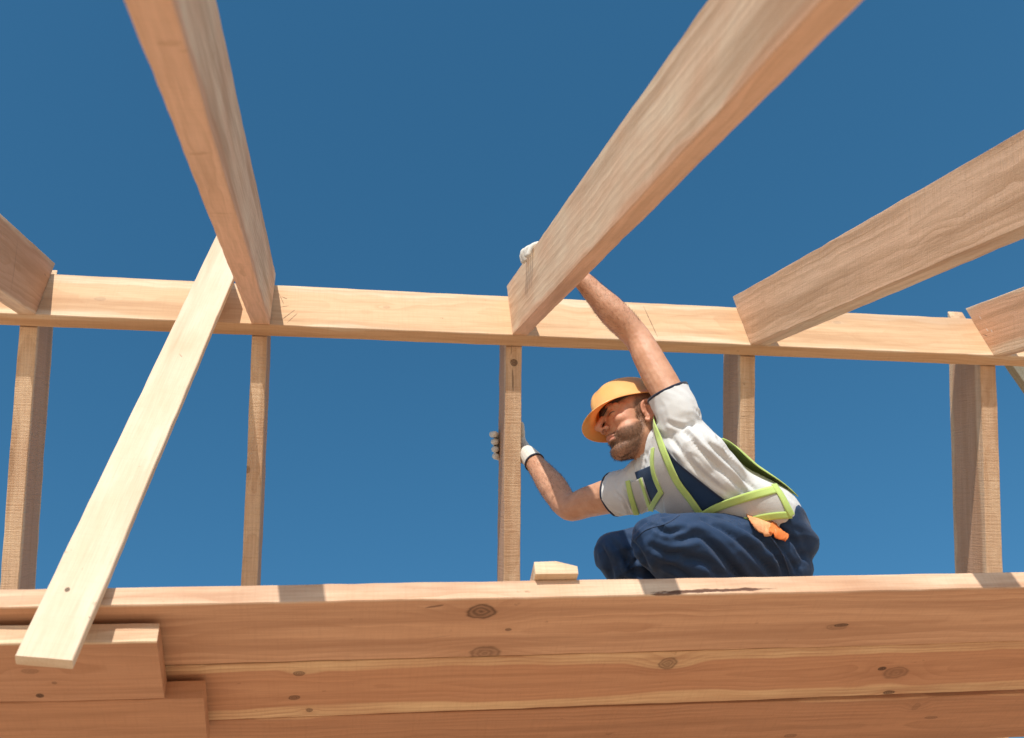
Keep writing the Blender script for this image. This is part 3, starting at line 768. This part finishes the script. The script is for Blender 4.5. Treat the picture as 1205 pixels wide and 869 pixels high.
def joinm(ms):
    vs = []; fs = []
    for m in ms:
        k = len(vs); vs += [tuple(x.co) for x in m.vertices]; fs += [tuple(i+k for i in p.vertices) for p in m.polygons]
    return mesh_pd(vs, fs)
# cuff trims
def ringtube(c, ax, r, rt, squash=1.0):
    ax = N(ax); u = N(np.cross(ax, (.2, .3, 1))); w_ = np.cross(ax, u); vs = []; fs = []; n, m = 40, 8
    for i in range(n):
        a = 2*PI*i/n; d_ = u*math.cos(a)+w_*math.sin(a)*squash; hit = shirt_bvh.find_nearest(V(c+d_*r)); p0 = np.array(hit[0]); rr = np.linalg.norm((p0-c)-ax*((p0-c)@ax)); p = c+N(d_)*min(rr, r*1.15)
        for j in range(m):
            bq = 2*PI*j/m; vs.append(p+N(d_)*rt*math.cos(bq)*.6+ax*rt*1.5*math.sin(bq))
    for i in range(n):
        for j in range(m): fs.append((i*m+j, i*m+(j+1) % m, ((i+1) % n)*m+(j+1) % m, ((i+1) % n)*m+j))
    return mesh_pd(vs, fs)
for c_, a_ in ((cuffL, axL), (cuffR, axR)): part('sleeve_trim', ringtube(c_-a_*.001, a_, .062, .0028), M_TRIM)
# collar
na = N(hp(-.02, -.09)-NB); cb = NB*.80+hp(-.02, -.09)*.20; cf = N(Fch-na*(Fch@na)); cl = np.cross(na, cf)
G = []
for i in range(37):
    a = math.radians(-158+316*i/36); d_ = -cf*math.cos(a)+cl*math.sin(a); row = []
    for (r_, h_) in ((.068, -.014), (.068, .004), (.070, .019), (.074, .025), (.080, .018), (.088, .000), (.095, -.016 - .020*max(0, (abs(a)-2.2)/.56))):
        row.append(cb+d_*r_*(1.0 if abs(math.cos(a)) < .7 else 1.04)+na*h_)
    G.append(row)
part('collar', sheet3(G, .0022), M_SHIRT)

# ---- trousers and bib of the overalls
b = Blob()
b.tube([spine[0], spine[0]*.6+spine[1]*.4, spine[0]*.25+spine[1]*.75, spine[1]], [(.140, .085), (.148, .092), (.152, .098), (.151, .097)], lat=[slat[0], slat[0], slat[1], slat[1]], seg=28, cap=(1, 0))
b.ell(W(919, 668, 3.10), (camdir(1, 0, 0)*.092, camdir(0, 1, 0)*.085, camdir(0, 0, 1)*.115)); b.ell(W(910, 662, 3.24), (camdir(1, 0, 0)*.090, camdir(0, 1, 0)*.085, camdir(0, 0, 1)*.10))
b.tube([HLp, HLp*.6+KL*.4, HLp*.2+KL*.8, KL], [.102, .098, .086, .072], seg=22)
b.tube([KL+N(AL-KL)*.02, KL*.6+AL*.4, KL*.25+AL*.75, AL], [.074, .080, .066, .056], seg=20)
b.tube([HRp, HRp*.55+KR*.45, HRp*.2+KR*.8, KR], [.105, .094, .080, .070], seg=22)
b.tube([KR, KR*.6+AR*.4, KR*.2+AR*.8, AR], [.070, .076, .062, .054], seg=20)
tme = b.fuse(.0055, 7, .5)
v = verts(tme); nn = normals(tme); disp = np.zeros(len(v))
axT = N(KL-HLp); sdT = N(np.cross(axT, (0, 0, 1))); upT = np.cross(sdT, axT)
segs = [(HLp, KL), (KL, AL), (HRp, KR), (KR, AR)]
for i, q in enumerate(v):
    r = q-KL; a_, s_, u_ = r@axT, r@sdT, r@upT
    w1 = nz((a_*4.0+u_*3+2, s_*10, u_*17)); w2 = nz((a_*8+u_*9, s_*14+7, u_*30)); w3 = nz((a_*4, s_*6, u_*7+4))
    dk_ = np.linalg.norm(q-KL); dh = np.linalg.norm(q-HLp)
    disp[i] = (1-abs(w1)*2.4)*.0050 + (1-abs(w2)*2.6)*.0024 + w3*.005 - .003
    # star of creases behind and beside the knee
    ang = math.atan2(u_, -a_+.03); disp[i] += .0035*math.sin(ang*7+3*w3)*math.exp(-((dk_-.12)/.06)**2)
setverts(tme, v+nn*disp[:, None])
creases(tme, [([(786, 628), (800, 634), (822, 630), (838, 642), (862, 668), (880, 690)], .013, .010), ([(822, 610), (850, 622), (880, 645), (905, 670), (915, 688)], .011, .010),
 ([(862, 612), (890, 628), (915, 655), (925, 684)], .010, .009), ([(770, 618), (785, 626), (812, 622)], .009, .007), ([(764, 640), (785, 652), (805, 650)], .008, .008), ([(800, 655), (830, 662), (850, 684)], .008, .009),
 ([(780, 664), (800, 672), (815, 684)], .007, .008), ([(905, 618), (930, 634), (946, 660)], .008, .008), ([(880, 612), (905, 628), (935, 668), (940, 684)], .006, .006), ([(835, 605), (862, 616), (893, 634)], .007, .007),
 ([(716, 632), (732, 652), (752, 680)], .009, .009), ([(706, 640), (715, 660), (722, 684)], .007, .008), ([(735, 628), (752, 648), (766, 676)], .006, .007), ([(752, 620), (768, 610), (790, 606)], .004, .006)])
part('trousers', tme, M_NAVY)
# raised side seam along the near leg
tv = verts(tme); tb = BVHTree.FromPolygons([V(x) for x in tv], [tuple(p.vertices) for p in tme.polygons])
def seam(pts, w=.0022, name='seam', mat=M_TRIM):
    P = []
    for q in poly(pts, 50):
        h = tb.ray_cast(V((0, 0, 0)), ray(*q).normalized(), 10)
        if h[0]: P.append(np.array(h[0])+np.array(h[1])*.0006)
    bb = Blob(); P = P[::2]; bb.tube(P, [w]*len(P), seg=6, n=2); part(name, mesh_pd(bb.v, bb.f), mat)
M_SEAM = cloth_mat('navy_seam', (.03, .06, .13), (.02, .04, .09))
seam([(747, 636), (760, 624), (785, 616), (800, 606)], .0016, 'seam', M_SEAM)
seam([(905, 630), (922, 655), (930, 680)], .0018, 'seam', M_SEAM)
# bib side and bib front
bibs = [panel([(776, 512), (791, 538), (818, 562), (858, 593)], [(768, 515), (781, 548), (795, 575), (826, 606)], .0050),
        panel([(766, 548), (776, 572), (785, 592)], [(747, 556), (755, 585), (760, 610)], .0045)]
part('bib', joinm(bibs), M_NAVY)
part('bib_piping', ribbon([(775, 512), (791, 538), (818, 562), (858, 593)], .0045, .0085), M_TRIM)

# ---- reflective vest
Aline = [(770, 494), (777, 517), (786, 541), (797, 566), (812, 586), (826, 606)]
Bline = [(770, 528), (769, 546), (772, 562), (779, 578), (781, 592), (783, 606)]
strips = [panel(Aline, Bline, .0085, n=50), panel([(757, 562), (762, 578), (768, 594), (771, 608)], [(742, 568), (746, 585), (752, 604), (756, 618)], .0080),
          panel([(779, 577), (783, 590), (785, 606)], [(767, 594), (768, 602), (769, 612)], .0078),
          panel([(829, 605), (860, 592), (893, 583), (913, 580)], [(868, 611), (888, 610), (908, 608), (928, 606)], .0100, n=44)]
part('reflective_band', joinm(strips), M_REFL)
edges = [ribbon(Aline, .022, .0105), ribbon(Bline[:4], .016, .0112), ribbon([(755, 563), (760, 578), (766, 597)], .016, .0110),
         ribbon([(740, 566), (743, 582), (749, 604)], .017, .0108), ribbon([(780, 577), (774, 586), (766, 599)], .016, .0118),
         ribbon([(826, 606), (846, 595), (874, 586), (914, 577)], .024, .0130), ribbon([(866, 613), (888, 610), (908, 607), (930, 606)], .020, .0128),
         ribbon([(909, 572), (918, 585), (924, 596), (930, 607)], .020, .0135)]
part('lime_edging', joinm(edges), M_LIME)
# loose lime back of the vest, wraps the whole back
G = []
SP = catmull([np.array(x) for x in spine], 8); SLt = catmull([np.array(x) for x in slat], 8); SRd = catmull([np.array(x, float) for x in srad], 8)
k0, k1 = 7, 30
for i in range(k0, k1+1):
    t = N(SP[min(i+1, len(SP)-1)]-SP[i-1]); l_ = N(SLt[i]-t*(SLt[i]@t)); f_ = N(np.cross(l_, t)); 
    if f_@Fch < 0: f_ = -f_
    u_ = (i-k0)/(k1-k0); row = []
    a0 = 38 - 8*math.sin(PI*u_)
    for j in range(25):
        a = math.radians(a0 + (180-2*a0)*j/24); loose = .009+.022*max(0, math.sin(PI*(1-u_)))**.8
        row.append(SP[i]+l_*(SRd[i][0]+loose)*math.cos(a)-f_*(SRd[i][1]+loose)*math.sin(a) + f_*.002*math.sin(a*9+u_*6))
    G.append(row)
part('vest_back', sheet3(G, .0025), M_LIME)

# ---- boots
s = NT('boot_leather'); tc = s.n('ShaderNodeTexCoord').outputs['Object']; s.bsdf(s.mix(s.noise(tc, 40), (.10, .06, .035), (.16, .10, .06)), .6, s.noise(tc, 200), .3)
s2 = NT('boot_rubber'); s2.bsdf((.03, .03, .03), .7)
for A_, dy in ((AL, -.03), (AR, -.01)):
    b = Blob(); zt = PLAT+PM*A_[0]
    b.tube([A_+np.array((0, 0, .02)), A_+np.array((-.01, 0, -.05)), np.array((A_[0]-.06, A_[1]+dy*.5, zt+.055)), np.array((A_[0]-.15, A_[1]+dy, zt+.045))], [.056, .054, .046, .036], seg=18)
    o_b = part('boot', b.fuse(.005, 3), s.m)
    b = Blob(); b.tube([np.array((A_[0]-.07, A_[1]+dy*.5, zt+.018)), np.array((A_[0]-.16, A_[1]+dy, zt+.018))], [(.046, .016)]*2, lat=(0, 1, 0), seg=18)
    part('sole', b.fuse(.005, 2), s2.m)

# ---- helmet
s = NT('helmet_plastic'); tc = s.n('ShaderNodeTexCoord').outputs['Object']
pr_ = s.bsdf(s.mix(s.mapr(s.noise(tc, 18, 4), .3, .75), (1.0, .69, .28), (.98, .62, .22)), .27, s.noise(tc, 120), .06, .001, .5)
tr = s.n('ShaderNodeBsdfTranslucent'); tr.inputs[0].default_value = (1.0, .38, .08, 1); mx = s.n('ShaderNodeMixShader'); mx.inputs[0].default_value = .36
s.l(pr_.outputs[0], mx.inputs[1]); s.l(tr.outputs[0], mx.inputs[2]); s.l(mx.outputs[0], s.out.inputs[0])
tl = math.radians(8); KF = N(HF*math.cos(tl)-HU*math.sin(tl)); KU = N(HU*math.cos(tl)+HF*math.sin(tl)); rk = math.radians(20); KL_ = N(HL*math.cos(rk)+KU*math.sin(rk)); KU = N(KU*math.cos(rk)-HL*math.sin(rk)); KC = hp(-.006, .037)
def helm(th, prof_r, h_, inset=0):
    c_, s_ = math.cos(th), math.sin(th); Rx, Ry = .128-inset, .106-inset
    return c_*Rx*prof_r, s_*Ry*prof_r
G = []
for j in range(97):
    th = 2*PI*j/96; c_, s_ = math.cos(th), math.sin(th); vis = max(0, c_)**2.1
    br_ = .006+.056*vis; row = []
    R0 = np.array((c_*.126, s_*.085)); d0 = N(R0)
    for (k_, u_) in ((1.0, -.012-.014*vis), (1.0, -.008-.014*vis), (.55, .000-.004*vis), (.12, .004)):
        q = R0+d0*br_*k_; row.append((q[0], q[1], u_))
    for (k_, u_) in ((1.0, .012), (.985, .035), (.95, .060), (.88, .083), (.76, .103), (.58, .118), (.36, .127), (.15, .131), (.001, .132)):
        q = R0*k_; rib = .0055*math.exp(-(q[1]/.016)**4)*(1 if u_ > .03 else .3) + .0025*math.exp(-((abs(q[1])-.045)/.008)**2)*(u_ > .05)
        row.append((q[0]*(1+rib*3), q[1], u_+rib))
    G.append([KC+KF*p_[0]+KL_*p_[1]+KU*p_[2] for p_ in row])
P = np.array(G); n_, m_ = P.shape[:2]; vs = [tuple(x) for x in P.reshape(-1, 3)]; fs = [(i*m_+j, i*m_+j+1, (i+1)*m_+j+1, (i+1)*m_+j) for i in range(n_-1) for j in range(m_-1)]
me = mesh_pd(vs, fs); bm = bmesh.new(); bm.from_mesh(me); bmesh.ops.remove_doubles(bm, verts=bm.verts, dist=.0004); bmesh.ops.recalc_face_normals(bm, faces=bm.faces)
bm.to_mesh(me); bm.free(); to = bpy.data.objects.new('tmp', me); C.objects.link(to)
sd_ = to.modifiers.new('s', 'SOLIDIFY'); sd_.thickness = .003; sd_.offset = -1; ss = to.modifiers.new('u', 'SUBSURF'); ss.levels = 1; ss.render_levels = 1
me2 = bpy.data.meshes.new_from_object(to.evaluated_get(bpy.context.evaluated_depsgraph_get())); bpy.data.objects.remove(to)
hel = part('helmet', me2, s.m)
s = NT('headband_foam'); s.bsdf((.05, .035, .03), .8)
G = [[KC+KF*(math.cos(t_)*(.112-.003*q_)*1.0)+KL_*math.sin(t_)*(.081-.003*q_)+KU*(.000+.016*q_) for q_ in (0, 1, 2)] for t_ in [2*PI*j/60 for j in range(61)]]
P = np.array(G); vs = [tuple(x) for x in P.reshape(-1, 3)]; fs = [(i*3+j, i*3+j+1, (i+1)*3+j+1, (i+1)*3+j) for i in range(60) for j in range(2)]
me = mesh_pd(vs, fs); to = bpy.data.objects.new('tmp', me); C.objects.link(to); sd_ = to.modifiers.new('s', 'SOLIDIFY'); sd_.thickness = .004; sd_.offset = 0
me2 = bpy.data.meshes.new_from_object(to.evaluated_get(bpy.context.evaluated_depsgraph_get())); bpy.data.objects.remove(to)
part('headband', me2, s.m, parent=None)

# ---- gloves
def chain(b, pts, r0, r1):
    k = len(pts); b.tube(pts, [r0+(r1-r0)*i/(k-1) for i in range(k)], seg=12, n=4)
# left hand over the top of the near rafter the worker holds
T3 = TA+DT[2]; dR = N((SK[2], -1, -T3)); nR = N(np.cross((1, 0, 0), dR)); nR = nR if nR[2] > 0 else -nR; xR = np.array((1., 0, 0))
def rp(t, x, h): # t metres along y from ridge, x, height above the rafter top
    return np.array((x+SK[2]*t, YR-t, ZB+RM*.57-.003+HR-t*T3)) + nR*h
xl, xr = .569, .618
b = Blob(); ts = [.342, .368, .396, .424]
knk = [rp(t, xr+.010, .012) for t in (.346, .370, .394, .418)]
WL2 = WLc
for i, t in enumerate(ts):
    ln = [.004, .008, .002, -.008][i]
    pts = [knk[i], rp(t, xr-.012, .017), rp(t, xl+.012-ln, .0165), rp(t, xl-.011-ln, .006), rp(t+.002, xl-.0125, -.012-abs(ln))]
    chain(b, pts, .0100, .0082)
for i in range(4): b.tube([knk[i], knk[i]*.5+WL2*.5+np.array((.012, 0, .008)), WL2], [.0125, .017, .020], seg=12)
b.tube([WL2, WL2*.6+knk[1]*.4, knk[0]*.5+knk[3]*.5], [(.024, .026), (.036, .019), (.038, .013)], lat=tuple(dR), seg=16)
b.tube([WL2+N(ELc-WLc)*.012, WL2], [.031, .027], seg=16, cap=(0, 1))
th0 = WL2*.6+rp(.30, xr+.02, -.05)*.4
chain(b, [WL2*.8+th0*.2, th0, rp(.315, xr+.015, -.035), rp(.300, xr+.012, -.012)], .016, .0105)
part('glove', b.fuse(.0019, 1), M_GLOVE)
# right hand from behind round the far rafter
i3 = 2; dF = N((FS[2], 1, -TB)); nF = N(np.cross((1, 0, 0), dF)); nF = nF if nF[2] > 0 else -nF
def fp(t, x, h): return np.array((x+FS[2]*t, YR+.054+t, ZB+RM*.55-t*TB)) + nF*h      # h: depth behind the inner face
b = Blob(); D3 = FD[2]; gl, gr = FL[2], FR[2]
ts = [.192, .209, .226, .242]; kn2 = [fp(t, gr+.008, D3+.010) for t in (.204, .218, .232, .245)]
for i, t in enumerate(ts):
    ln = [.018, .006, .002, -.004][i]
    chain(b, [kn2[i], fp(t+.006, gr-.018, D3+.015), fp(t+.002, gl+.006, D3+.014), fp(t, gl-.013-ln*.5, D3+.001), fp(t+.001, gl-.0125-ln*.4, D3-.028-ln)], .0118, .0112)
for i in range(4): b.tube([kn2[i], kn2[i]*.45+WRc*.55+nF*.006, WRc], [.013, .018, .021], seg=12)
b.tube([WRc, WRc*.5+kn2[1]*.25+kn2[2]*.25, kn2[1]*.5+kn2[2]*.5], [(.032, .031), (.036, .018), (.034, .013)], lat=tuple(dF), seg=16)
b.tube([WRc+N(ERc-WRc)*.035, WRc+N(ERc-WRc)*.012, WRc-N(ERc-WRc)*.02], [.0350, .0335, .029], seg=16, cap=(0, 1))
b.tube([WRc, WRc*.4+fp(.205, gr+.016, D3-.01)*.6, fp(.190, gr+.010, D3+.002)], [.026, .022, .016], seg=14)
chain(b, [WRc*.6+fp(.215, gr+.020, D3-.035)*.4, fp(.205, gr+.018, D3-.045), fp(.186, gr+.015, D3-.060), fp(.170, gr+.013, D3-.068)], .019, .0110)
part('glove', b.fuse(.0022, 2), M_GLOVE)
for w_, e_, k_ in ((WLc, ELc, .012), (WRc, ERc, .035)):
    a_ = N(e_-w_); c_ = w_+a_*k_; u_ = N(np.cross(a_, (.1, .2, 1))); q_ = np.cross(a_, u_); vs = []; fs = []
    for i in range(32):
        for j in range(8):
            an, bn = 2*PI*i/32, 2*PI*j/8; d_ = u_*math.cos(an)+q_*math.sin(an); vs.append(c_+d_*((.0345 if k_ > .03 else .0310)+.002*math.cos(bn))+a_*.004*math.sin(bn))
    for i in range(32):
        for j in range(8): fs.append((i*8+j, i*8+(j+1) % 8, ((i+1) % 32)*8+(j+1) % 8, ((i+1) % 32)*8+j))
    part('glove_cuff', mesh_pd(vs, fs), M_TRIM if k_ > .03 else M_GLOVE)

# ---- orange cloth in the hip pocket
def ontr(px, py, off=.0):
    h = tb.ray_cast(V((0, 0, 0)), ray(px, py).normalized(), 10)
    if h[0] is None: h = tb.find_nearest(at(px, py, 3.05))
    return np.array(h[0])+np.array(h[1])*off
s = NT('orange_cloth'); tc = s.n('ShaderNodeTexCoord').outputs['Object']; wv = s.noise(tc, 500, 2); s.bsdf(s.mix(s.mapr(s.noise(tc, 25, 3), .4, .6), (.80, .40, .20), (.72, .30, .13)), .85, wv, .5, .002)
def rag(A, B, off, amp, seed):
    G = []; PA, PB = poly(A, 26), poly(B, 26)
    for i, (a, c) in enumerate(zip(PA, PB)):
        row = []
        for j in range(13):
            q = a*(1-j/12)+c*j/12; k = off+amp*(.5+.5*math.sin(j*.9+i*.13+seed)) + .002*nz((i*.4, j*.5, seed)); row.append(ontr(q[0], q[1], k))
        G.append(row)
    return sheet3(G, .004)
r1 = rag([(876, 609), (892, 606), (908, 612)], [(888, 624), (901, 630), (911, 630)], .010, .002, 1)
r2 = rag([(907, 612), (917, 618), (928, 627)], [(903, 628), (911, 633), (921, 638)], .012, .002, 2.2)
o = obj_from('folded_cloth', r1, s.m); tag(o, 'peach coloured folded cloth tucked into the back pocket of the worker', 'cloth')
s = NT('deep_orange_cloth'); tc = s.n('ShaderNodeTexCoord').outputs['Object']; s.bsdf((.78, .22, .06), .8, s.noise(tc, 500, 2), .5, .002)
o2 = obj_from('cloth_tip', r2, s.m, None); o2.parent = o; tag(o2, 'deeper orange end of the cloth')


# ------------------------------------------------------------------ light
SX, SY, SZ = -.3528, -1.3207, 1.0
sv = V((SX, SY, SZ)).normalized(); elev = math.asin(sv.z)
w = bpy.data.worlds.new('World'); sc.world = w; w.use_nodes = True; t = w.node_tree; t.nodes.clear()
sky = t.nodes.new('ShaderNodeTexSky'); sky.sky_type = 'NISHITA'; sky.sun_disc = False; sky.sun_elevation = elev
sky.sun_rotation = math.atan2(sv.x, sv.y); sky.altitude = 500; sky.air_density = 1.0; sky.dust_density = .35; sky.ozone_density = 1.6
hs = t.nodes.new('ShaderNodeHueSaturation'); hs.inputs['Hue'].default_value = .485; hs.inputs['Saturation'].default_value = 1.28; hs.inputs['Value'].default_value = 1.0
bg = t.nodes.new('ShaderNodeBackground'); bg.inputs[1].default_value = .1
wo = t.nodes.new('ShaderNodeOutputWorld')
t.links.new(sky.outputs[0], hs.inputs['Color']); t.links.new(hs.outputs[0], bg.inputs[0]); t.links.new(bg.outputs[0], wo.inputs[0])
ld = bpy.data.lights.new('sun', 'SUN'); ld.energy = 3.2; ld.angle = math.radians(.5); ld.color = (1, .93, .82)
lo = bpy.data.objects.new('sun', ld); C.objects.link(lo); lo.rotation_euler = sv.to_track_quat('Z', 'Y').to_euler()
vs_ = sc.view_settings; vs_.view_transform = 'Standard'; vs_.look = 'None'; vs_.gamma = 1; vs_.use_curve_mapping = False; vs_.exposure = 0.62
sc.cycles.use_denoising = True
sc.cycles.max_bounces = 6
